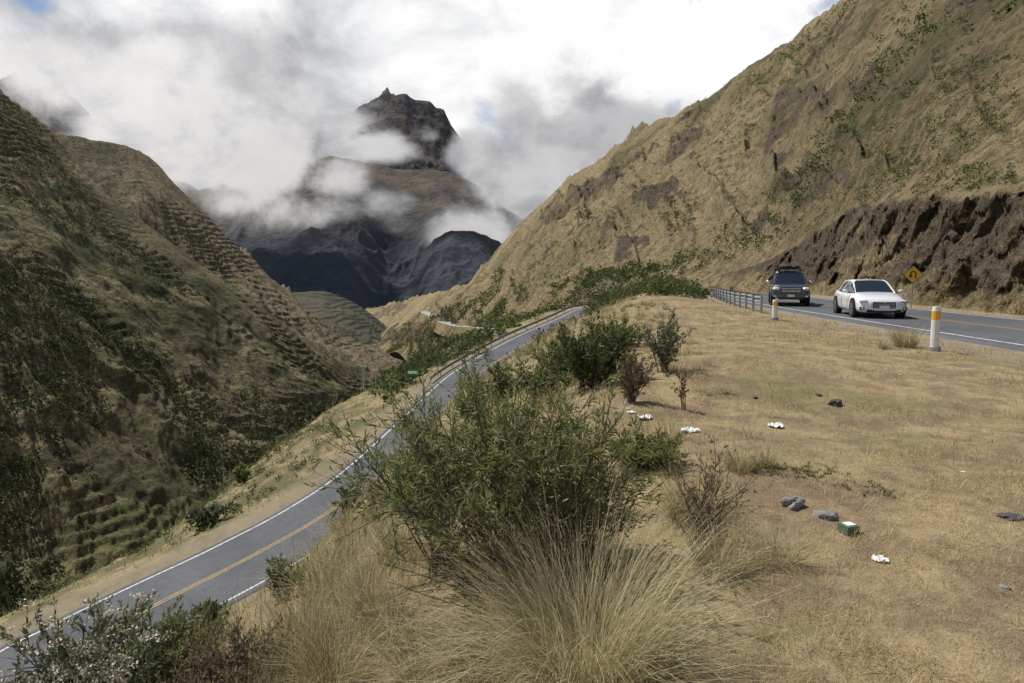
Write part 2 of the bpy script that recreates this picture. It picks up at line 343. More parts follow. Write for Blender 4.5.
def fe(X,Y,Z,T,Az):
    a=1-.95*sstep(.45,1,T)*(T<=1)
    Z=Z+a*(ridged(X*.0022+Z*.0012,Y*.0022,6,115)-.5)*280+fbm(X*.013,Y*.013,4,111)*24
    return X,Y,Z,{'rock':0*Z}
t=NT('rocky_peak'); n1=t.noise(.003,7,.7,.6); n2=t.noise(.012,7,.75,.3)
c=t.mix(t.ramp(n1,[(.4,0.0),(.6,1.0)]),(.14,.13,.13),(.24,.19,.16)); c=t.mix(t.ramp(n2,[(.42,.9),(.56,0.0)]),c,(.06,.065,.078))
M_peak=t.pbr(c,1,t.bump(t.math('ADD',n2,n1),1,60),spec=0)
sheet('rocky_peak',[E0,E1,E2],(-44,20),900,[220,20],M_peak,fe,sm=3)
# ================================================================ clouds (broad sheets of thin cloud hanging in the valley)
def cloud(name,r,blobs,seed,sc,thr=(.42,.72)):
    px=np.linspace(-120,760,200); py=np.linspace(-60,340,90); PX,PY=np.meshgrid(px,py)
    dn=np.zeros_like(PX)
    x=(PX-512)/F; y=(341.5-PY)/F; dx=x; dy=cp+y*sp; dz=-sp+y*cp; h=np.hypot(dx,dy)
    wob=1+.006*np.sin(PX*.011+seed)*np.sin(PY*.013)
    X=dx/h*r*wob;Y=dy/h*r*wob;Z=EYE+dz/h*r*wob
    for bx,by,ax,ay,s in blobs: dn=np.maximum(dn,s*np.exp(-(((PX-bx)/ax)**2+((PY-by)/ay)**2)*.9))
    t=NT(name)
    n=t.noise(sc,10,.58,.25,vec=t.mapv((1,1,1.15))); nlo=t.noise(sc*.7,3,.5,.2,vec=t.mapv((1,1,1.25),loc=(3.3,1.7,5.1))); nm=t.noise(sc*2.2,9,.6,.2,vec=t.mapv((1,1,1.3)))
    a=t.math('ADD',t.attr('dens'),t.math('MULTIPLY',t.math('SUBTRACT',n,.5),2.6))
    al=t.n('ShaderNodeMapRange'); al.interpolation_type='SMOOTHERSTEP'; t.l(a,al.inputs[0]); al.inputs[1].default_value=thr[0]-.15; al.inputs[2].default_value=thr[1]+.25
    tone=t.math('ADD',t.math('MULTIPLY',nlo,.45),t.math('MULTIPLY',nm,.55))
    col=t.ramp(tone,[(.36,(.54,.56,.59)),(.44,(.72,.735,.76)),(.51,(.93,.935,.945)),(.58,(1,1,1))])  # grey-to-white cloud shading painted into the colour by noise
    d=t.n('ShaderNodeBsdfDiffuse'); tr=t.n('ShaderNodeBsdfTranslucent'); tp=t.n('ShaderNodeBsdfTransparent')
    t.l(col,d.inputs[0]);t.l(col,tr.inputs[0])
    m=t.n('ShaderNodeMixShader'); m.inputs[0].default_value=.75; t.l(d.outputs[0],m.inputs[1]); t.l(tr.outputs[0],m.inputs[2])
    m2=t.n('ShaderNodeMixShader'); t.l(al.outputs[0],m2.inputs[0]); t.l(tp.outputs[0],m2.inputs[1]); t.l(m.outputs[0],m2.inputs[2])
    t.l(m2.outputs[0],t.out.inputs[0])
    gridobj(name,X,Y,Z,[t.m],{'dens':dn})
cloud('cloud',2150,[(90,85,110,60,1.05),(170,115,120,76,1.35),(262,150,80,56,1.4),(120,60,200,50,1),(322,212,66,30,1.15),(385,206,50,28,.95),(462,232,58,30,1.15),(442,262,36,26,.8),(298,258,44,14,.7),(395,228,66,18,.8),(335,180,46,30,1.2),(600,190,90,70,1.1),(368,282,24,16,.6),(535,165,48,62,1.1),(495,170,34,46,.9),(240,200,50,20,.8)],5,.0021)
cloud('cloud',3150,[(270,80,75,80,1.2),(370,150,56,18,1.1),(338,125,28,22,1.1),(478,150,34,30,1.2),(520,190,60,40,1),(600,140,100,70,1.2),(510,110,50,40,1.1),(320,60,60,30,.8),(428,136,18,14,.7),(150,60,150,60,1.1),(345,150,34,24,.9),(560,130,60,40,.8)],15,.0016)
# ================================================================ asphalt roads
t=NT('asphalt'); n1=t.noise(.25,5,.6); n2=t.noise(40,3,.7); n3=t.noise(2.0,5,.6,.5)
c=t.mix(t.ramp(n1,[(.35,0.0),(.65,1.0)]),(.085,.09,.102),(.125,.13,.14)); c=t.mix(t.ramp(n3,[(.35,.35),(.5,0.0)]),c,(.065,.068,.075)); c=t.mix(t.ramp(n2,[(.3,.4),(.6,0.0)]),c,(.05,.05,.055))
M_asph=t.pbr(c,.8,t.bump(n2,.3,.01),spec=.3)
def paint(name,c,d=(.2,.2,.2)):
    t=NT(name); n=t.noise(5,5,.7); return t.pbr(t.mix(t.ramp(n,[(.38,.75),(.6,0.0)]),c,d),.6)
M_wp=paint('white_paint',(.66,.66,.65)); M_yp=paint('yellow_paint',(.46,.31,.09),(.14,.135,.12))
def ribbon(mb,P,o1,o2,dz,mat,i0=0,i1=None):
    a=offset(P,o1)[i0:i1];b=offset(P,o2)[i0:i1]; a=a.copy();b=b.copy();a[:,2]+=dz;b[:,2]+=dz
    v=np.stack([a,b],1).reshape(-1,3); k=np.arange(len(a)-1)*2; mb.add(v,np.stack([k,k+1,k+3,k+2],1),mat)
mb=MB()
a=offset(ROAD,-HW-.25);b=offset(ROAD,-HW);c_=offset(ROAD,HW);d_=offset(ROAD,HW+.25);a[:,2]-=.12;d_[:,2]-=.12
v=np.stack([a,b,c_,d_],1).reshape(-1,3); k=np.arange(len(a)-1)*4
for j in range(3): mb.add(v,np.stack([k+j,k+j+1,k+j+5,k+j+4],1),0)
ribbon(mb,ROAD,-HW+.28,-HW+.41,.006,1); ribbon(mb,ROAD,HW-.41,HW-.28,.006,1)
ribbon(mb,ROAD,-.15,-.05,.006,2); ribbon(mb,ROAD,.05,.15,.006,2)
mb.build('road',[M_asph,M_wp,M_yp])
# ---------------------------------------------------------------- raycast placement on terrain
bpy.context.view_layer.update()
dg=bpy.context.evaluated_depsgraph_get()
def P(px,py,offroad=False):
    for _ in range(40):
        d=Vector(ray(px,py)); ok,loc,no,i,ob,mt=scene.ray_cast(dg,Vector((0,0,EYE)),d)
        if offroad and ok and ob.name=='road': py+=3; continue
        break
    return np.array(loc) if ok else np.array(U(px,py,0))
def dist(p): return math.hypot(p[0],p[1])
def norm(v): return v/(np.linalg.norm(v,axis=-1,keepdims=True)+1e-9)
M_froad=simple('pale_road',(.33,.32,.30),.9,sc=.1)
def far_road(ipts,hw,sk):
    ip=spline(ipts,6)
    rs=np.array([min(650,max(140,dist(P(x,y)))) for x,y,_ in ip])
    for _ in range(12): rs=np.convolve(np.pad(rs,1,'edge'),[.25,.5,.25],'valid')
    FR=np.array([IW(x,y,r*.97) for (x,y,_),r in zip(ip,rs)])
    T=norm(np.gradient(FR[:,:2],axis=0)); Nn=np.stack([T[:,1],-T[:,0]],1); V=[]
    for i in range(len(FR)):
        for o_,dz in((-hw*1.7,-sk),(-hw,0),(hw,0),(hw*1.7,-sk)): V.append((FR[i,0]+Nn[i,0]*o_,FR[i,1]+Nn[i,1]*o_,FR[i,2]+dz))
    mb=MB();k=np.arange(len(FR)-1)*4
    for j,m_ in((0,1),(1,0),(2,1)): mb.add(V,np.stack([k+j,k+j+1,k+j+5,k+j+4],1),m_)
    mb.build('valley_road',[M_froad,M_right])
far_road([(422,311,0),(432,315,0),(446,322,0),(462,326,0),(480,327,0),(496,329,0),(507,333,0)],4.2,6)
far_road([(381,343,0),(384,334,0),(390,327,0),(399,321,0)],3.6,3)
# ================================================================ vegetation
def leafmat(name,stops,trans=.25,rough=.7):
    t=NT(name); c=t.ramp(t.attr('tint'),stops)
    p=t.n('ShaderNodeBsdfPrincipled'); t.l(c,p.inputs['Base Color']); p.inputs['Roughness'].default_value=rough; p.inputs['Specular IOR Level'].default_value=.25
    tr=t.n('ShaderNodeBsdfTranslucent'); t.l(c,tr.inputs[0]); m=t.n('ShaderNodeMixShader'); m.inputs[0].default_value=trans
    t.l(p.outputs[0],m.inputs[1]);t.l(tr.outputs[0],m.inputs[2]);t.l(m.outputs[0],t.out.inputs[0]); return t.m
M_straw=leafmat('straw',[(0,(.20,.15,.08)),(.4,(.43,.335,.175)),(.8,(.61,.50,.29)),(1,(.70,.62,.42))],.3)
M_tuss=leafmat('tussock_blade',[(0,(.14,.125,.055)),(.35,(.28,.245,.12)),(.7,(.48,.40,.225)),(1,(.66,.58,.38))],.3)
M_pale=leafmat('pale_tussock_blade',[(0,(.20,.18,.08)),(.35,(.38,.34,.18)),(.7,(.60,.52,.31)),(1,(.78,.71,.50))],.35)
M_ggr=leafmat('green_grass',[(0,(.10,.11,.035)),(.6,(.19,.20,.08)),(1,(.31,.29,.13))],.3)
M_leaf=leafmat('olive_leaf',[(0,(.09,.108,.038)),(.5,(.21,.24,.09)),(.85,(.33,.345,.15)),(1,(.45,.46,.24))],.4,.55)
M_dleaf=leafmat('dark_leaf',[(0,(.05,.064,.022)),(.6,(.115,.145,.05)),(1,(.205,.225,.085))],.3)
M_gleaf=leafmat('grey_leaf',[(0,(.08,.09,.055)),(.6,(.18,.20,.115)),(1,(.30,.31,.19))],.3)
M_bleaf=leafmat('brown_leaf',[(0,(.09,.065,.04)),(.6,(.21,.16,.095)),(1,(.34,.27,.17))],.3)
M_far=leafmat('far_foliage',[(0,(.036,.045,.02)),(.6,(.082,.094,.04)),(1,(.15,.16,.07))],.15,.9)
M_flower=leafmat('flower',[(0,(.55,.46,.36)),(1,(.82,.77,.66))],.2)
M_twig=simple('twig',(.12,.09,.07),.9); M_rtwig=simple('red_twig',(.14,.08,.055),.9)
def tubes(mb,Pp,Rd,mat,tint=0.):
    N,S,_=Pp.shape; T=norm(np.gradient(Pp,axis=1)); a=norm(np.cross(T,np.array([.31,.77,.55]))); b=np.cross(T,a)
    ang=np.array([0,2.094,4.189]); v=Pp[:,:,None,:]+Rd[:,:,None,None]*(a[:,:,None,:]*np.cos(ang)[None,None,:,None]+b[:,:,None,:]*np.sin(ang)[None,None,:,None])
    base=(np.arange(N)*S*3)[:,None,None]; s=(np.arange(S-1)*3)[None,:,None]; k=np.arange(3)[None,None,:]; k2=(k+1)%3
    f=np.stack([base+s+k,base+s+k2,base+s+k2+3,base+s+k+3],-1).reshape(-1,4); mb.add(v.reshape(-1,3),f,mat,tint)
def leaves(mb,pos,dirn,L,Wd,mat,tint):
    n=len(pos); dirn=norm(dirn); s=norm(np.cross(dirn,rng.normal(size=(n,3)))); L=np.broadcast_to(L,(n,))[:,None];Wd=np.broadcast_to(Wd,(n,))[:,None]
    nn=np.cross(dirn,s)
    v=np.stack([pos,pos+dirn*L*.45+s*Wd*.5+nn*L*.06,pos+dirn*L,pos+dirn*L*.45-s*Wd*.5+nn*L*.06],1)
    f=np.arange(n*4).reshape(n,4); mb.add(v.reshape(-1,3),f,mat,np.repeat(np.broadcast_to(tint,(n,)),4))
def bush(name,base,H,Wd,nstem=14,nsub=9,nleaf=18,ll=.06,lw=.014,mats=None,rad=.008,start=.35,droop=0.,asym=(0,0),spread=1.,flower=0,build=True,mb=None):
    mb=mb or MB(); base=np.array(base,float)
    an=rng.uniform(0,2*np.pi,nstem); rd=np.sqrt(rng.uniform(0,1,nstem))*Wd/2
    end=np.stack([np.cos(an)*rd+asym[0],np.sin(an)*rd+asym[1],H*(1-.35*(rd/(Wd/2))**2)*rng.uniform(.55,1.05,nstem)],1)
    S=8; tt=np.linspace(0,1,S)[None,:,None]
    ctrl=end*np.array([.35,.35,.6])+rng.normal(size=(nstem,3))*H*.08
    p0=rng.normal(size=(nstem,3))*np.array([.08,.08,0])*Wd
    Q=(1-tt)**2*p0[:,None]+2*(1-tt)*tt*ctrl[:,None]+tt**2*end[:,None]
    tubes(mb,base+Q,rad*(1-.75*tt[...,0])*np.ones((nstem,S)),1)
    k=nstem*nsub; si=np.repeat(np.arange(nstem),nsub); tpar=rng.uniform(start,1,k); fi=tpar*(S-1); i0=np.minimum(fi.astype(int),S-2); fr_=(fi-i0)[:,None]
    o=Q[si,i0]*(1-fr_)+Q[si,i0+1]*fr_; dr=norm(norm(Q[si,i0+1]-Q[si,i0])*.7+rng.normal(size=(k,3))*.55+np.array([0,0,.15]))
    ln=H*rng.uniform(.08,.26,k)[:,None]*spread
    s5=np.linspace(0,1,5)[None,:,None]; B=o[:,None]+dr[:,None]*ln[:,None]*s5+np.array([0,0,1])*(.25-droop)*ln[:,None]*s5**2*.5
    tubes(mb,base+B,rad*.3*(1-.6*s5[...,0])*np.ones((k,5)),1)
    m=k*nleaf
    if nleaf:
        bi=np.repeat(np.arange(k),nleaf); u=rng.uniform(.15,1,m)*4; j=np.minimum(u.astype(int),3); w=(u-j)[:,None]
        lp=B[bi,j]*(1-w)+B[bi,j+1]*w; ld=dr[bi]*.8+rng.normal(size=(m,3))*.6+np.array([0,0,.2-droop])
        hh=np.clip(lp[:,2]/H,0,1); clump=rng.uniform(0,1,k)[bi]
        leaves(mb,base+lp,ld,ll*rng.uniform(.6,1.2,m),lw*rng.uniform(.7,1.2,m),0,np.clip(.15+.3*hh+.25*clump+rng.normal(size=m)*.18,0,1))  # leaf colour gets paler with height in the bush, plus random spread
    if flower:
        hi=np.argsort(-(B[:,4,2]-.5*B[:,4,1]))[:flower*2]; q=rng.choice(hi,flower,replace=False); tip=base+B[q,4]; fs=H*.026
        for a in range(26): leaves(mb,tip+rng.normal(size=(flower,3))*fs*np.array([1.5,1.5,.6]),rng.normal(size=(flower,3))+np.array([0,0,.8]),fs*.9,fs*.8,2,rng.uniform(0,1,flower))
    if build: return mb.build(name,mats)
    return mb
def blades(mb,base,L,w,th,ph,mat,tint,S=5,bend=None):
    n=len(base); t=np.linspace(0,1,S)[None,:]; th_=th[:,None]+bend[:,None]*t**1.4
    seg=L[:,None]/(S-1); dx=np.sin(th_)*seg; dz=np.cos(th_)*seg; hx=np.cumsum(dx,1)-dx; hz_=np.cumsum(dz,1)-dz
    c,s=np.cos(ph)[:,None],np.sin(ph)[:,None]
    Cn=base[:,None,:]+np.stack([hx*c,hx*s,hz_],-1)
    sd=rng.uniform(-1.2,1.2,n)[:,None]; side=np.stack([-np.sin(ph[:,None]+sd*.6),np.cos(ph[:,None]+sd*.6),0*sd],-1)
    ww=(w[:,None]*(1-.85*t**1.5))[...,None]*.5
    v=np.stack([Cn-side*ww,Cn+side*ww],2).reshape(-1,3)
    b=(np.arange(n)*S*2)[:,None]; k=(np.arange(S-1)*2)[None,:]
    f=np.stack([b+k,b+k+1,b+k+3,b+k+2],-1).reshape(-1,4); mb.add(v,f,mat,np.repeat(tint,S*2))
def tussock(mb,base,H,n,spread=.9,w=.003,br=.12):
    base=np.asarray(base,float); a=rng.uniform(0,2*np.pi,n); rr_=np.sqrt(rng.uniform(0,1,n))*br
    b=base+np.stack([np.cos(a)*rr_,np.sin(a)*rr_,-.03+0*a],1)
    L=H*rng.uniform(.35,1.15,n); th=np.abs(rng.normal(size=n))*.38*spread+rr_/br*.28; ph=a+rng.normal(size=n)*.7
    bend=rng.uniform(.2,1.8,n)*spread
    blades(mb,b,L,w*rng.uniform(.6,1.3,n),th,ph,0,np.clip(rng.beta(2,2,n)*.95+.05,0,1),6,bend)
def gz(x,y):
    x=np.atleast_1d(np.asarray(x,float));y=np.atleast_1d(np.asarray(y,float)); return ground_h(x,y)[0]
def carpet(name,n,azl,rl,hl,w0,mat,seed,slope_only=False,thr=.42):
    r=np.exp(rng.uniform(np.log(rl[0]),np.log(rl[1]),n)); a=np.radians(rng.uniform(*azl,n)); x=r*np.sin(a);y=r*np.cos(a)
    m=fbm(x*.9,y*.9,5,seed)*.5+.5; m2=fbm(x*5,y*5,3,seed+3)*.5+.5; le=left_of_edge(x,y)
    ok=(m*.6+m2*.4>thr+rng.normal(size=n)*.045)&((le>0.3) if slope_only else (le<1.0))
    x,y,r=x[ok],y[ok],r[ok]; z,d,_=ground_h(x,y); ok=d>(3.9 if not slope_only else 5); x,y,z,r=x[ok],y[ok],z[ok],r[ok]; k=len(x)
    mb=MB(); L=rng.uniform(*hl,k)*(1+.02*r)*(1+1.2*np.clip(fbm(x*2.2,y*2.2,3,seed+21),-.5,1)); w=w0*np.maximum(1,r/4)*rng.uniform(.6,1.3,k)
    blades(mb,np.stack([x,y,z-.004],1),L,w,rng.uniform(.3,1.35,k) if not slope_only else rng.uniform(.05,.9,k),rng.uniform(0,6.28,k),0,np.clip(rng.beta(2,2,k)+.45*(fbm(x*.7,y*.7,4,seed+9)),0,1),3,rng.uniform(0,.8,k))
    return mb.build(name,[mat])
carpet('dry_grass',250000,(-30,45),(1.8,42),(.02,.075),.0021,M_straw,201,thr=.455)
carpet('green_grass',44000,(-10,45),(2.2,42),(.02,.06),.0024,M_ggr,301,thr=.54)
carpet('slope_grass',90000,(-50,14),(2.2,75),(.08,.26),.0032,M_tuss,401,slope_only=True,thr=.5)
def near_tuss(px,py,hpx,n,spread=.9,br=.12,w=.003,name='tussock_grass',mat=None):
    p=P(px,py,True); d=np.linalg.norm(p-np.array([0,0,EYE])); H=hpx/F*d; mb=MB(); tussock(mb,p,H,n,spread,w*max(1,d/4),br*H); mb.build(name,[mat or M_tuss])
near_tuss(585,692,190,3400,1.3,.2,.0026,mat=M_pale)
for a in [(645,678,80,800,1.3,.25,.0028),(490,690,100,1000,1.2,.22,.003),(530,625,75,700,1.2,.25,.003),
          (335,690,80,600,1.1,.25,.003),(395,640,75,600,1.1,.25,.003),(300,640,60,500,1.1,.25,.003),(430,690,85,700,1.2,.25,.003),
          (350,575,55,500,1.1,.25,.0032),(775,560,48,420,1.3,.35,.003),(720,570,62,700,1.2,.3,.003),(690,520,66,600,1.,.25,.003),
          (740,470,34,380,1.0,.3,.003),(765,465,30,300,1.0,.3,.003),(325,600,60,500,1.1,.25,.0032),
          (905,347,26,260,.8,.3,.003),(885,349,12,120,1,.3,.003),(600,560,60,300,1.2,.25,.003),(370,610,60,500,1.1,.25,.003),(400,560,60,500,1.1,.25,.003),(270,670,50,400,1.1,.3,.003),(345,530,40,300,1.1,.3,.003),(380,500,36,260,1.1,.3,.003),(410,480,34,240,1.1,.3,.003)]:
    near_tuss(*a)
mb=MB()
for i in range(240):
    t_=rng.uniform(0,1)**1.2; y=5+60*t_; x=np.interp(y,EP[:,1],EP[:,0])-rng.uniform(.2,.5+y*.33)
    z,d,_=ground_h(np.array([x]),np.array([y]))
    if d[0]<5.6: continue
    tussock(mb,(x,y,z[0]),rng.uniform(.25,.5),90,1.1,.004*max(1,math.hypot(x,y)/6),.14)
mb.build('slope_tussocks',[M_tuss])
mb=MB()
for i in range(90):
    y=rng.uniform(5,32);x=np.interp(y,EP[:,1],EP[:,0])+rng.uniform(-.2,1.8)
    tussock(mb,(x,y,gz(x,y)[0]),rng.uniform(.12,.35),90,1.1,.003*max(1,y/5),.1)
for i in range(60):
    y=rng.uniform(4,30);x=np.interp(y,EP[:,1],EP[:,0])+rng.uniform(1,9)
    z,d,_=ground_h(np.array([x]),np.array([y]))
    if d[0]>4.5: tussock(mb,(x,y,z[0]),rng.uniform(.06,.16),70,1.3,.0025*max(1,y/5),.12)
mb.build('edge_tussocks',[M_tuss])
def nb(px,py,hpx,wpx,name='shrub',mats=(M_leaf,M_twig,M_flower),**k):
    p=P(px,py,True); d=np.linalg.norm(p-np.array([0,0,EYE])); s=d/F
    ls=k.pop('ls',None)
    if ls: k['ll']=ls[0]*s; k['lw']=ls[1]*s
    p=p-np.array([0,0,.04]); return bush(name,p,hpx*s,wpx*s,mats=list(mats),**k)
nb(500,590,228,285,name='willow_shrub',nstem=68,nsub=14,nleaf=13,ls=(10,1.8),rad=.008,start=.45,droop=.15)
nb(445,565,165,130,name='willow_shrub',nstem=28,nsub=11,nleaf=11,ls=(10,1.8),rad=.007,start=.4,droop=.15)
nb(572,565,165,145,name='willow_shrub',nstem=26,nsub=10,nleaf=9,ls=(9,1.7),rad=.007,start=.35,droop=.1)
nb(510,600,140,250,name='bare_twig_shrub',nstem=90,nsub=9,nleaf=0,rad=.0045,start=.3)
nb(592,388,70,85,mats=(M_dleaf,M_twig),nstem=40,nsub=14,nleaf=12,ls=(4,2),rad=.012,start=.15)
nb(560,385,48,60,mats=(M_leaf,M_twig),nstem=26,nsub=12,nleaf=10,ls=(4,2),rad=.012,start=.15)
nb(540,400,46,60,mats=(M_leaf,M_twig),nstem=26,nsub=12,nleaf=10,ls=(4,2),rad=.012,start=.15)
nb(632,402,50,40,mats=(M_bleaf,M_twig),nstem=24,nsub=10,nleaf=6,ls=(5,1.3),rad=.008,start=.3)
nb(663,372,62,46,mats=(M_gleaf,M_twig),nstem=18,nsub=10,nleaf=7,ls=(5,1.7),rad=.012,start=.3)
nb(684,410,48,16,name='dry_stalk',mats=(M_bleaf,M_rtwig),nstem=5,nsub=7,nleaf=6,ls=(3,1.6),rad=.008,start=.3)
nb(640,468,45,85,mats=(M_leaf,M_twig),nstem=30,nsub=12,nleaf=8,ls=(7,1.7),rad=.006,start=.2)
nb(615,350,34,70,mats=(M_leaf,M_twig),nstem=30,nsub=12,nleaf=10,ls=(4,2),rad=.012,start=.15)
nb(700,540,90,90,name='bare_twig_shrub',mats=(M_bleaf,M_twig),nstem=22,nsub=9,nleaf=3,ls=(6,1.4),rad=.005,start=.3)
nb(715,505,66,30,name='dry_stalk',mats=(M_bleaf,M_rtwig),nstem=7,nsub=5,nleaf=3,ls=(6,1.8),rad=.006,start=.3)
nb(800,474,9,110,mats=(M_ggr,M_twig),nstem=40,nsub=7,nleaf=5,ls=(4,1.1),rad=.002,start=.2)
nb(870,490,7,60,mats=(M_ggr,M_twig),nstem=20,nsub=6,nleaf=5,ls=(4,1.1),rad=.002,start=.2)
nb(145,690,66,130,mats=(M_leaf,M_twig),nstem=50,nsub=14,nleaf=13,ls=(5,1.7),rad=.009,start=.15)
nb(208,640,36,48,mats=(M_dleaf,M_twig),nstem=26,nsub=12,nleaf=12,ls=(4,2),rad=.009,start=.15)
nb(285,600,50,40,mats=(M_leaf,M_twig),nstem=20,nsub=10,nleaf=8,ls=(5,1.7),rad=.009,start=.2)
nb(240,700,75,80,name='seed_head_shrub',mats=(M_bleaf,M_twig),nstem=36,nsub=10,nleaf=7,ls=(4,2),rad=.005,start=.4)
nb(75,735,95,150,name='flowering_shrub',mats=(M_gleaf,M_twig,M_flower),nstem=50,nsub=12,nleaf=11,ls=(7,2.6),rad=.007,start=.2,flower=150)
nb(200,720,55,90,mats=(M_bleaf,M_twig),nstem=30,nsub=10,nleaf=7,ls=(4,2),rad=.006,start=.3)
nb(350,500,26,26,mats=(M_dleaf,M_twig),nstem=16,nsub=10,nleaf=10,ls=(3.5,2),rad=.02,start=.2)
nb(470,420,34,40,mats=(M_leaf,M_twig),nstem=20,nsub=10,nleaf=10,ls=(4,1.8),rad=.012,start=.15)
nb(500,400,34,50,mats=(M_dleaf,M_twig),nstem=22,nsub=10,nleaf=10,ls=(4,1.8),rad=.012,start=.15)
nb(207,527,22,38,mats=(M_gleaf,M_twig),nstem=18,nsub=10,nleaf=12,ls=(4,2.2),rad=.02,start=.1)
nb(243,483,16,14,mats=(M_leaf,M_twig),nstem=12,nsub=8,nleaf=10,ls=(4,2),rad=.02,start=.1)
# --- far shrub scatter
def clumps(mb,pos,size,nl,tall=.8,mat=0,lsz=.34):
    N=len(pos); pos=np.asarray(pos)
    u=norm(rng.normal(size=(N,nl,3))); u[...,2]=np.abs(u[...,2]); rad=rng.uniform(.35,1,(N,nl,1))**.6
    lump=1+.3*np.sin(u[...,0:1]*5+rng.uniform(0,6,(N,1,1)))
    p=pos[:,None]+u*rad*lump*size[:,None,None]*np.array([.55,.55,tall])
    L=(size[:,None]*lsz*rng.uniform(.6,1.3,(N,nl))).ravel()
    rn=np.clip(rng.uniform(.05,.6,(N,1))+.35*u[...,2]+rng.normal(size=(N,nl))*.15-.1,0,1).ravel()  # leaves paler towards the top of each clump, plus random spread
    leaves(mb,p.reshape(-1,3),(u+rng.normal(size=u.shape)*.8).reshape(-1,3),L,L*.7,mat,rn)
def scatter_sheet(S,n,tr,seed,sc,thr,az=None):
    X,Y,Z,T,Az=S; m=(T>tr[0])&(T<tr[1])
    if az: m&=(Az>math.radians(az[0]))&(Az<math.radians(az[1]))
    ii=np.flatnonzero(m.ravel()); ii=rng.choice(ii,n*3); x=X.ravel()[ii];y=Y.ravel()[ii];z=Z.ravel()[ii]
    k=fbm(x*sc,y*sc,4,seed)+rng.normal(size=len(x))*.12>thr; return np.stack([x,y,z],1)[k][:n]
mb=MB(); p=scatter_sheet(SL,8500,(0.02,1.98),501,.02,.05,(-42,-6)); clumps(mb,p,rng.uniform(.6,2.2,len(p)),14)
p=scatter_sheet(SL,3200,(0.02,1.0),511,.03,.05,(-42,-6)); clumps(mb,p,rng.uniform(.8,3.0,len(p)),18,1.0)
p=scatter_sheet(SB,2200,(0.02,.98),515,.02,.04,(-42,-8)); clumps(mb,p,rng.uniform(1.,3.0,len(p)),10)
mb.build('hillside_shrubs',[M_far])
mb=MB(); p=scatter_sheet(SR,6500,(1.05,2.9),521,.02,.06,(-9,45)); clumps(mb,p,rng.uniform(.3,1.4,len(p)),14)
p=scatter_sheet(SR,1500,(.5,1.2),525,.03,-.25,(-6,14)); clumps(mb,p,rng.uniform(.8,1.9,len(p)),22)
p=scatter_sheet(SR,2600,(.1,2.0),526,.012,-.12,(-12,-.5)); clumps(mb,p,rng.uniform(1.2,3.6,len(p)),18)
p=scatter_sheet(SR,2600,(1.0,1.5),527,.2,-.1,(16,42)); clumps(mb,p,rng.uniform(.15,.5,len(p)),14)
mb.build('mountain_shrubs',[M_dleaf])
mb=MB(); p=scatter_sheet(SR,5000,(.1,1.3),529,.3,-.1,(17,42))
for q in p[:1100]: tussock(mb,q,rng.uniform(.25,.6),26,1.3,.02,.15)
mb.build('cut_grass',[M_tuss])
mb=MB()
r=rng.uniform(60,230,9000);a=np.arctan2(rng.uniform(380,735,9000)-512,F);pts=np.stack([r*np.sin(a),r*np.cos(a)],1)
z,d,_=ground_h(pts[:,0],pts[:,1]); k=(d>6)&(fbm(pts[:,0]*.05,pts[:,1]*.05,4,611)+rng.normal(size=len(d))*.1>.0)
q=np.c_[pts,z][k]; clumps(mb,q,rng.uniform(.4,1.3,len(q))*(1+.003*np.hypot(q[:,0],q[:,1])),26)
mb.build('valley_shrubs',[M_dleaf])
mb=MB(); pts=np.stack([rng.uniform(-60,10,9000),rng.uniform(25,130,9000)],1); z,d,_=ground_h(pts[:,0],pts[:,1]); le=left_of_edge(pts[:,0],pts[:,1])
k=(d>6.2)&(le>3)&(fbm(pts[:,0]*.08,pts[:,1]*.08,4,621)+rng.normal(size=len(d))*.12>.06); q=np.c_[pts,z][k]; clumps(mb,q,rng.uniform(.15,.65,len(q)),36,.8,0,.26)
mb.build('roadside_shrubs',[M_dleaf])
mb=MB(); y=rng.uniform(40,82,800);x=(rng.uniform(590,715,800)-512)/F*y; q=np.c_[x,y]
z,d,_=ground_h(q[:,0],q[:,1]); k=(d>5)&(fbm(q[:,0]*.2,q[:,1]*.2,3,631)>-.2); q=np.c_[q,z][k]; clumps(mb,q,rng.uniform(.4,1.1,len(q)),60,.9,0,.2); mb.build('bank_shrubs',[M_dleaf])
def tree_group(name,spots,hpx,nl=90):
    mb=MB()
    for px,py in spots:
        p=P(px,py); d=np.linalg.norm(p); hh=hpx/F*d*rng.uniform(.7,1.2); st=np.array([[p+np.array([rng.normal()*.02*hh*s,0,hh*s]) for s in (0,.35,.7,1)]]); tubes(mb,st,np.array([[.12,.09,.05,.02]])*hh/6,1)
        m=7
        c=np.array([p+np.array([rng.normal()*.13*hh,rng.normal()*.13*hh,hh*(.3+.6*i/m)]) for i in range(m)]); clumps(mb,c,hh*rng.uniform(.16,.3,m),nl//4,.9,0,.35)
    mb.build(name,[M_dleaf,M_twig])
tree_group('hillside_trees',[(670,230),(676,222),(683,226),(690,218),(672,214),(684,208),(695,212),(668,236),(678,234),(664,226),(688,230),(583,222),(588,226),(578,226)],16)
tree_group('valley_trees',[(rng.uniform(405,490),rng.uniform(334,366)) for _ in range(80)],10)
tree_group('valley_trees',[(rng.uniform(505,530),rng.uniform(290,310)) for _ in range(14)],11)
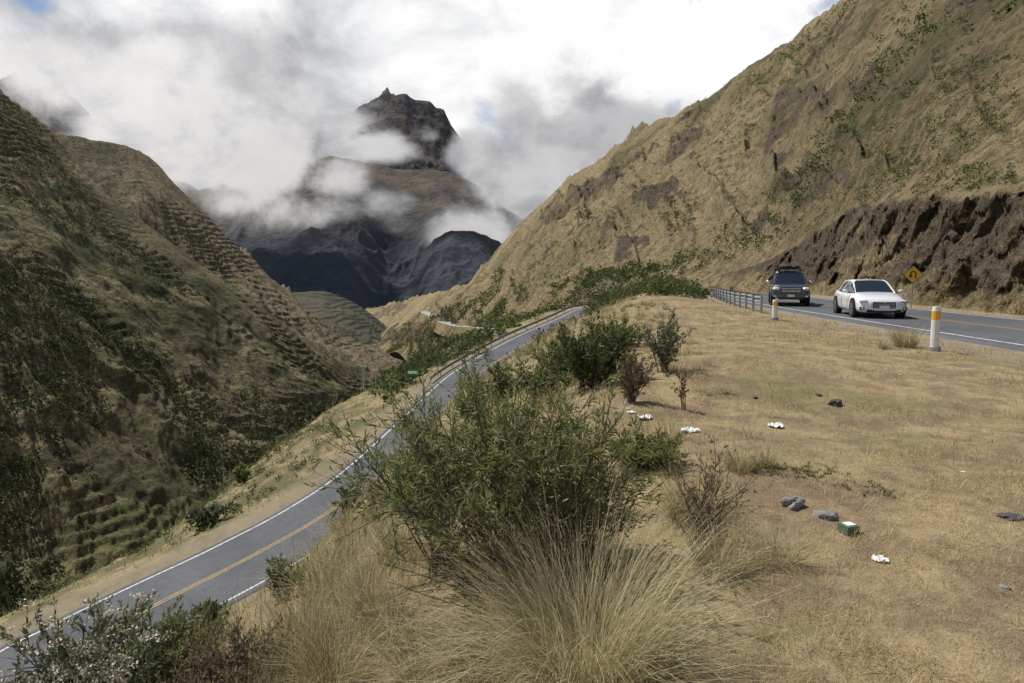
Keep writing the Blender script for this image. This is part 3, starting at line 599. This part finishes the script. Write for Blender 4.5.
# ================================================================ objects
def box(mb,c,s,mat=0,rot=None):
    v=np.array([[x,y,z] for x in(-.5,.5) for y in(-.5,.5) for z in(-.5,.5)])*np.array(s)
    if rot is not None: v=v@np.array(rot).T
    mb.add(v+np.array(c),[[0,1,3,2],[4,6,7,5],[0,4,5,1],[2,3,7,6],[0,2,6,4],[1,5,7,3]],mat)
def cyl(mb,c,r,h,mat=0,axis='z',n=16,r2=None):
    a=np.linspace(0,2*np.pi,n,endpoint=False); r2=r if r2 is None else r2
    lo=np.stack([np.cos(a)*r,np.sin(a)*r,0*a-h/2],1);hi=np.stack([np.cos(a)*r2,np.sin(a)*r2,0*a+h/2],1); v=np.vstack([lo,hi])
    if axis=='x': v=v[:,[2,0,1]]
    if axis=='y': v=v[:,[0,2,1]]
    k=np.arange(n);k2=(k+1)%n; mb.add(v+np.array(c),np.stack([k,k2,k2+n,k+n],1),mat); mb.add(v+np.array(c),np.array([list(k[::-1])]),mat); mb.add(v+np.array(c),np.array([list(k+n)]),mat)
def ell(mb,c,s,mat=0,n=12,m=8):
    u=np.linspace(0,2*np.pi,n,endpoint=False);v=np.linspace(0,np.pi,m); V=np.stack([np.outer(np.sin(v),np.cos(u)),np.outer(np.sin(v),np.sin(u)),np.outer(np.cos(v),np.ones(n))],-1).reshape(-1,3)*np.array(s)+np.array(c)
    f=[[i*n+j,i*n+(j+1)%n,(i+1)*n+(j+1)%n,(i+1)*n+j] for i in range(m-1) for j in range(n)]; mb.add(V,f,mat)
M_white=simple('white_car_paint',(.80,.81,.82),.25,coat=1,var=.02); M_glass=simple('car_glass',(.018,.022,.026),.06,spec=.8,var=.1); M_tire=simple('tyre_rubber',(.02,.02,.02),.85)
M_chrome=simple('chrome',(.65,.66,.68),.18,metal=1,var=.05);M_blk=simple('black_plastic',(.018,.018,.02),.5);M_lamp=simple('headlamp_glass',(.62,.65,.68),.1,spec=.8);M_dark=simple('dark_car_paint',(.06,.07,.085),.25,coat=1)
M_alloy=simple('alloy_wheel',(.45,.46,.47),.35,metal=.8); M_plate=simple('licence_plate',(.75,.75,.72),.5); M_cargo=simple('cargo_tarpaulin',(.03,.035,.05),.8); M_orange=simple('indicator_lamp',(.6,.2,.03),.3)
def vehicle(name,loc,rotz,S,G,roofst,wheels,wr,paintm,hwm,front):
    root=bpy.data.objects.new(name,None); scene.collection.objects.link(root)
    mb=MB(); n=len(S); ring=[]
    for (y,hw,zb,zs,zt) in S:
        half=[(0,zb),(hw*.86,zb),(hw*.97,zb+.08),(hw,zb+(zs-zb)*.45),(hw*.985,zs-.04),(hw*.95,zs),(hw*.86,zt-.015),(hw*.6,zt+.012),(0,zt+.03)]
        full=half+[(-a,b) for a,b in half[-2:0:-1]]; ring.append([(a,y,b) for a,b in full])
    m=len(ring[0]); v=np.array(ring).reshape(-1,3); f=[[i*m+j,i*m+(j+1)%m,(i+1)*m+(j+1)%m,(i+1)*m+j] for i in range(n-1) for j in range(m)]
    mb.add(v,f,0); mb.add(v,[list(range(m))],0); mb.add(v,[list(range((n-1)*m,n*m))[::-1]],0)
    b=mb.build('body',[paintm],True,parent=root); md=b.modifiers.new('b','SUBSURF'); md.levels=1;md.render_levels=1
    mb=MB(); ring=[]
    for (y,hb,zb,ht,zt) in G:
        half=[(hb,zb),(hb*.45+ht*.55,zb*.4+zt*.6),(ht,zt-.045),(ht-.09,zt),(0,zt+.02)]; full=half+[(-a,b_) for a,b_ in half[-2::-1]]; ring.append([(a,y,b_) for a,b_ in full])
    m=len(ring[0]);v=np.array(ring).reshape(-1,3); n=len(G); fg=[];fp_=[]
    for i in range(n-1):
        for j in range(m-1):
            q=[i*m+j,i*m+j+1,(i+1)*m+j+1,(i+1)*m+j]; top=j in(2,3,4,5)
            (fp_ if (top and roofst[0]<=i<roofst[1]) else fg).append(q)
    mb.add(v,fg,1)
    if fp_: mb.add(v,fp_,0)
    def pil(a,b,r=.028):
        p=np.array([[a,(np.array(a)+np.array(b))/2,b]]); tubes(mb,p,np.full((1,3),r),0)
    for sgn in(1,-1):
        idx=lambda i,j:v[i*m+(j if sgn>0 else m-1-j)]*np.array([1.004,1,1])
        a,bb=roofst
        for i in range(n-1): pil(idx(i,2),idx(i+1,2),.03)
        mid=(a+bb)//2; pil(idx(mid,0),idx(mid,2),.035); pil(idx(bb,0),idx(bb,2),.045)
    mb.build('cabin',[paintm,M_glass],False,parent=root)
    mb=MB()
    for wy in wheels:
        for sx in(1,-1):
            cyl(mb,(sx*(hwm-.02),wy,wr+.02),wr+.07,.05,1,'x',28)
            cyl(mb,(sx*(hwm-.10),wy,wr),wr,.24,0,'x',28); cyl(mb,(sx*(hwm+.022),wy,wr),wr*.66,.012,2,'x',20)
            cyl(mb,(sx*(hwm+.03),wy,wr),wr*.16,.012,0,'x',10)
            for q in range(5):
                a=q*1.2566; cyl(mb,(sx*(hwm+.03),wy+math.cos(a+.6)*wr*.42,wr+math.sin(a+.6)*wr*.42),wr*.14,.008,1,'x',8)
    mb.build('wheels',[M_tire,M_blk,M_alloy],False,parent=root)
    mb=MB(); front(mb); mb.build('front_trim',[M_blk,M_chrome,M_lamp,M_plate,paintm,M_orange,M_cargo],False,parent=root)
    root.location=loc; root.rotation_euler=(0,0,math.radians(rotz)); return root
S1=[(-2.28,.50,.30,.52,.60),(-2.22,.68,.24,.58,.68),(-2.08,.80,.19,.64,.755),(-1.75,.87,.18,.69,.84),(-1.4,.89,.18,.72,.90),(-.95,.90,.18,.77,.965),(0,.90,.18,.80,.97),(1.0,.90,.18,.83,.99),(1.6,.89,.2,.86,1.05),(2.0,.84,.22,.86,1.07),(2.2,.77,.28,.82,1.03),(2.28,.66,.36,.74,.9)]
G1=[(-1.02,.76,.93,.70,.955),(-.22,.835,.95,.60,1.38),(.3,.84,.96,.60,1.435),(1.0,.835,.98,.585,1.41),(1.75,.80,1.03,.58,1.17),(2.0,.7,1.05,.62,1.06)]
def f1(mb):
    box(mb,(0,-2.265,.50),(.78,.06,.24),0); 
    for k in range(4): box(mb,(0,-2.30,.42+.055*k),(.74,.015,.012),1)
    box(mb,(0,-2.235,.28),(1.15,.08,.10),0)
    for s in(1,-1):
        ell(mb,(s*.66,-2.10,.645),(.17,.16,.065),2); box(mb,(s*.72,-2.16,.36),(.16,.10,.11),0); ell(mb,(s*.72,-2.215,.36),(.05,.02,.035),2)
        ell(mb,(s*1.0,-.72,.98),(.11,.06,.075),4); box(mb,(s*.90,-.70,.94),(.12,.05,.03),0)
        box(mb,(s*.905,-.1,.80),(.012,.18,.02),1); box(mb,(s*.905,.75,.82),(.012,.18,.02),1)
        for yy in(-.62,.28,1.05): box(mb,(s*.902,yy,.60),(.008,.012,.50),0)
    box(mb,(0,-2.325,.43),(.34,.012,.12),3); ell(mb,(0,-2.32,.60),(.06,.012,.035),1)
vehicle('white_sedan',(14.35,27.6,.01),-13,S1,G1,(1,3),(-1.38,1.32),.325,M_white,.90,f1)
S2=[(-2.6,.70,.42,.85,.95),(-2.52,.86,.38,.9,1.02),(-2.2,.92,.36,.95,1.08),(-1.1,.93,.36,1.0,1.14),(0,.93,.36,1.02,1.15),(1.0,.93,.36,1.03,1.15),(1.8,.93,.38,1.03,1.13),(2.6,.92,.42,1.0,1.12),(2.68,.88,.45,.95,1.1)]
G2=[(-1.15,.82,1.10,.76,1.13),(-.5,.87,1.12,.66,1.72),(0,.88,1.13,.67,1.79),(.75,.87,1.13,.66,1.77),(1.05,.85,1.13,.68,1.70),(1.12,.84,1.12,.80,1.14)]
def f2(mb):
    box(mb,(0,-2.63,.82),(.95,.06,.26),0)
    for k in range(3): box(mb,(0,-2.665,.74+.08*k),(.92,.015,.025),1)
    box(mb,(0,-2.66,.52),(1.6,.12,.14),4); box(mb,(0,-2.73,.54),(.34,.01,.12),3); box(mb,(0,-2.68,.38),(1.2,.06,.08),0)
    for s in(1,-1):
        ell(mb,(s*.70,-2.52,.88),(.2,.15,.095),2); ell(mb,(s*.74,-2.72,.50),(.06,.03,.04),2); ell(mb,(s*1.06,-.75,1.2),(.12,.06,.11),1)
        for y in(-.3,.7): cyl(mb,(s*.55,y,1.84),.02,.12,0)
        box(mb,(s*.58,.2,1.90),(.04,1.5,.04),0)
    for y in(-.5,-.1,.3,.8): box(mb,(0,y,1.915),(1.2,.04,.03),0)
    ell(mb,(-.15,.2,2.03),(.42,.6,.16),6); ell(mb,(.28,.1,2.01),(.28,.45,.14),6); box(mb,(0,1.6,1.25),(1.3,1.2,.3),6)
vehicle('pickup_truck',(15.1,37.4,.01),-19,S2,G2,(1,4),(-1.65,1.55),.39,M_dark,.93,f2)
M_ys=simple('yellow_sign_face',(.75,.42,.02),.45,var=.05);M_post=simple('galvanised_steel',(.35,.36,.37),.5,metal=.5)
root=bpy.data.objects.new('hairpin_warning_sign',None);scene.collection.objects.link(root)
mb=MB();cyl(mb,(0,.03,.85),.03,1.9,0);mb.build('post',[M_post],parent=root)
mb=MB();c45=math.cos(math.pi/4);Rm=[[c45,0,-c45],[0,1,0],[c45,0,c45]]
box(mb,(0,-.02,1.72),(.66,.02,.66),1,Rm);box(mb,(0,-.034,1.72),(.60,.006,.60),0,Rm)
pts=[(.11,-.20)]+[(.11,-.02)]+[(.11*math.cos(a),.03+.11*math.sin(a)) for a in np.linspace(0,math.pi,9)]+[(-.11,-.06)]
for (a,b),(c,d) in zip(pts[:-1],pts[1:]):
    L=math.hypot(c-a,d-b)+.03;an=math.atan2(d-b,c-a);R2_=[[math.cos(an),0,-math.sin(an)],[0,1,0],[math.sin(an),0,math.cos(an)]];box(mb,((a+c)/2,-.041,1.74+(b+d)/2),(L,.006,.055),1,R2_)
mb.add([(-.20,-.043,1.70),(-.02,-.043,1.70),(-.11,-.043,1.54)],[[0,1,2]],1)
mb.build('sign_face',[M_ys,M_blk],parent=root)
root.location=(20.0,34.2,-.1);root.rotation_euler=(0,0,math.radians(-20))
M_pw=simple('post_white',(.75,.75,.73),.6,sc=3);M_pyel=simple('post_yellow',(.7,.42,.03),.5)
def marker(px,py,hpx):
    p=P(px,py);d=dist(p);H=hpx/F*d;mb=MB();r=.085
    cyl(mb,(0,0,H*.35),r,H*.7,0,n=14);cyl(mb,(0,0,H*.80),r*1.01,H*.2,1,n=14);cyl(mb,(0,0,H*.95),r,H*.1,0,n=14,r2=r*.85)
    cyl(mb,(0,0,.04),r*1.5,.1,2,n=14)
    o=mb.build('road_marker_post',[M_pw,M_pyel,M_post]);o.location=p
marker(934,351,38);marker(774.5,320,19)
def guardrail(name,Pl,step=2.6,h=.72):
    mb=MB(); T=norm(np.gradient(Pl[:,:2],axis=0));N=np.stack([T[:,1],-T[:,0]],1)
    prof=[(0,-.16),(.05,-.11),(.05,-.06),(0,-.01),(0,.01),(.05,.06),(.05,.11),(0,.16)]
    V=[];
    for i in range(len(Pl)):
        for o_,dz in prof: V.append((Pl[i,0]+N[i,0]*o_,Pl[i,1]+N[i,1]*o_,Pl[i,2]+h-.16+dz))
    mb.add(V,gridfaces(len(Pl),8)); s=np.r_[0,np.cumsum(np.hypot(*np.diff(Pl[:,:2],axis=0).T))]
    for q in np.arange(0,s[-1],step):
        x,y,z=[np.interp(q,s,Pl[:,k]) for k in range(3)]; box(mb,(x,y,z+h*.4),(.1,.1,h*1.1),1)
    return mb.build(name,[M_gr,M_post])
M_gr=simple('guardrail_steel',(.24,.25,.26),.6,metal=.2,sc=2)
gr=spline([(10.4,28.5,0),(11.0,32,0),(12.1,38,0),(13.6,45,.0),(15.2,52,0)],8); gr[:,2]=gz(gr[:,0],gr[:,1]); guardrail('guardrail',gr,1.9,.8)
gl=offset(ROAD,-HW-.7)[9*14-4:12*14+2].copy(); gl[:,2]-=.15; guardrail('guardrail',gl,3.0)
M_rock=NT('stone');_n=M_rock.noise(9,6,.7);M_rock=M_rock.pbr(M_rock.mix(_n,(.10,.10,.10),(.34,.33,.31)),.9,M_rock.bump(_n,.8,.03))
M_drock=simple('dark_stone',(.07,.065,.06),.9);M_paper=simple('paper_litter',(.78,.78,.76),.8,var=.08);M_gbox=simple('green_carton',(.10,.16,.09),.7)
import bmesh
def stone(px,py,wpx,mat,flat=.6,name='stone'):
    p=P(px,py);s=wpx/F*dist(p)/2;bm=bmesh.new();bmesh.ops.create_icosphere(bm,subdivisions=3,radius=1);sd=rng.uniform(0,50)
    for v in bm.verts:
        q=v.co.copy();k=max(abs(q.x),abs(q.y),abs(q.z));q=q*(.45+.55/k*.8)
        nn=float(fbm(np.array([q.x*1.6+sd]),np.array([q.y*1.6+q.z*1.3]),4,5)[0]);q*=1+.5*nn;v.co=Vector((q.x*s,q.y*s*.8,q.z*s*flat))
    me=bpy.data.meshes.new(name);bm.to_mesh(me);bm.free();me.materials.append(mat);o=bpy.data.objects.new(name,me);scene.collection.objects.link(o);o.location=p+np.array([0,0,s*flat*.3]);o.rotation_euler=(0,0,rng.uniform(0,3))
for a in [(793,506,20,M_rock,.7),(826,518,24,M_rock,.5),(835,405,14,M_drock,.55),(819,396,7,M_drock,.6),(1012,518,20,M_drock,.25),(755,398,5,M_drock,.5),(1005,588,9,M_rock,.4),(726,394,6,M_drock,.5)]: stone(*a)
def litter(px,py,wpx,mat=M_paper,asp=.45,name='paper_litter'):
    p=P(px,py);s=wpx/F*dist(p);n_=11;u=np.linspace(-.5,.5,n_);A,B=np.meshgrid(u,u);sd=rng.uniform(0,90)
    rr2=np.clip(np.hypot(A,B)*2,0,1.4); k=1-.18*rr2**2
    Z=.05+.30*np.abs(fbm(A*3.5+sd,B*3.5,4,7));X=A*k*(1+.35*fbm(A*3,B*3+sd,3,8));Y=B*k*asp*2*(1+.35*fbm(A*3+9,B*3+sd,3,8));th=rng.uniform(-.4,.4);c,s_=math.cos(th),math.sin(th)
    gridobj(name,(X*c-Y*s_)*s+p[0],(X*s_+Y*c)*s+p[1],Z*s+p[2],[mat],smooth=False)
for a in [(645,419,18),(632,413,11),(690,432,21),(776,427,16),(880,561,17),(628,409,6),(963,472,4),(900,375,3)]: litter(*a)
def carton(px,py):
    p=P(px,py);mb=MB();box(mb,(0,0,0),(.11,.07,.045),0);box(mb,(.0,0,.025),(.07,.045,.005),1);o=mb.build('drink_carton',[M_gbox,M_paper]);o.location=p+np.array([0,0,.025]);o.rotation_euler=(.1,.1,.5)
carton(848,532)
M_pole=simple('concrete_pole',(.42,.40,.37),.9)
for px,py,h in [(364,392,27),(376,392,23),(224,490,22)]:
    p=P(px,py,True);d=dist(p);H=h/F*d;mb=MB();cyl(mb,(0,0,H/2),.028*H,H,0,n=8,r2=.018*H);box(mb,(0,0,H*.93),(H*.24,.12,.12),0)
    for s in(-.09,0,.09): cyl(mb,(s*H,0,H*.955),.06,.2,1,n=6)
    o=mb.build('utility_pole',[M_pole,M_pw]);o.location=p
M_wall=simple('stone_wall',(.22,.19,.16),.9);M_green=simple('green_roof',(.05,.22,.12),.6)
def hut(name,px,py,wpx,hpx,roofm):
    p=P(px,py);d=np.linalg.norm(p);s=d/F;w=wpx*s;h=hpx*s;mb=MB()
    box(mb,(0,0,h*.3),(w,w*.6,h*.7),0);box(mb,(-w*.2,-w*.31,h*.25),(w*.16,.05,h*.45),2)
    v=[(-w*.56,-w*.36,h*.62),(w*.56,-w*.36,h*.62),(w*.56,w*.36,h*.62),(-w*.56,w*.36,h*.62),(-w*.56,0,h),(w*.56,0,h)];mb.add(v,[[0,1,5,4],[2,3,4,5]],1);mb.add(v,[[0,4,3],[1,2,5]],0);o=mb.build(name,[M_wall,roofm,M_blk]);o.location=p
hut('green_roof_house',414,377,10,6,M_green)
# ================================================================ light, sky, camera
s=Vector((-.45,.30,.84)).normalized()
sun=bpy.data.lights.new('sun','SUN');sun.energy=5.0;sun.angle=math.radians(.8);sun.color=(1,.945,.86);so=bpy.data.objects.new('sun',sun);scene.collection.objects.link(so);so.rotation_euler=s.to_track_quat('Z','Y').to_euler()
w=bpy.data.worlds.new('World');scene.world=w;w.use_nodes=True;nt=w.node_tree;nt.nodes.clear()
class WT(NT):
    def __init__(s2): s2.t=nt;s2._p=None
t=WT();out=nt.nodes.new('ShaderNodeOutputWorld')
sky=nt.nodes.new('ShaderNodeTexSky');sky.sky_type='NISHITA';sky.sun_disc=False;sky.sun_elevation=math.asin(s.z);sky.sun_rotation=math.atan2(s.x,s.y);sky.altitude=3800
b1=nt.nodes.new('ShaderNodeBackground');nt.links.new(sky.outputs[0],b1.inputs[0]);b1.inputs[1].default_value=.12
t._p=nt.nodes.new('ShaderNodeTexCoord').outputs['Generated']
vec=t.mapv((1,1,1.5))
n1=t.noise(2.6,9,.55,.25,vec=vec);n2=t.noise(1.6,3,.5,.2,vec=vec);n3=t.noise(5,9,.58,.35,vec=vec)
sz=nt.nodes.new('ShaderNodeSeparateXYZ');nt.links.new(t._p,sz.inputs[0])
lum=t.math('ADD',t.math('MULTIPLY',n2,.45),t.math('MULTIPLY',n3,.55))
lum=t.math('ADD',lum,t.math('MULTIPLY',sz.outputs[0],.07))
ccol=t.ramp(lum,[(.38,(.38,.40,.43)),(.46,(.56,.58,.61)),(.52,(.80,.81,.83)),(.58,(1.0,1.0,1.0))])
b2=nt.nodes.new('ShaderNodeBackground');nt.links.new(ccol,b2.inputs[0]);b2.inputs[1].default_value=1.0
hi=t.math('MULTIPLY',t.math('MAXIMUM',t.math('SUBTRACT',sz.outputs[2],.31),0.0),-1.6)
cov=t.ramp(t.math('ADD',n1,hi),[(.355,0.0),(.41,1.0)])
mx=nt.nodes.new('ShaderNodeMixShader');nt.links.new(cov,mx.inputs[0]);nt.links.new(b1.outputs[0],mx.inputs[1]);nt.links.new(b2.outputs[0],mx.inputs[2]);nt.links.new(mx.outputs[0],out.inputs[0])
cam=bpy.data.cameras.new('camera');cam.lens=24;cam.sensor_width=36;cam.clip_end=30000;cam.clip_start=.05
co=bpy.data.objects.new('camera',cam);scene.collection.objects.link(co);co.location=(0,0,EYE);co.rotation_euler=(math.pi/2-PITCH,0,0);scene.camera=co
scene.view_settings.view_transform='Standard';scene.view_settings.look='None';scene.view_settings.exposure=0
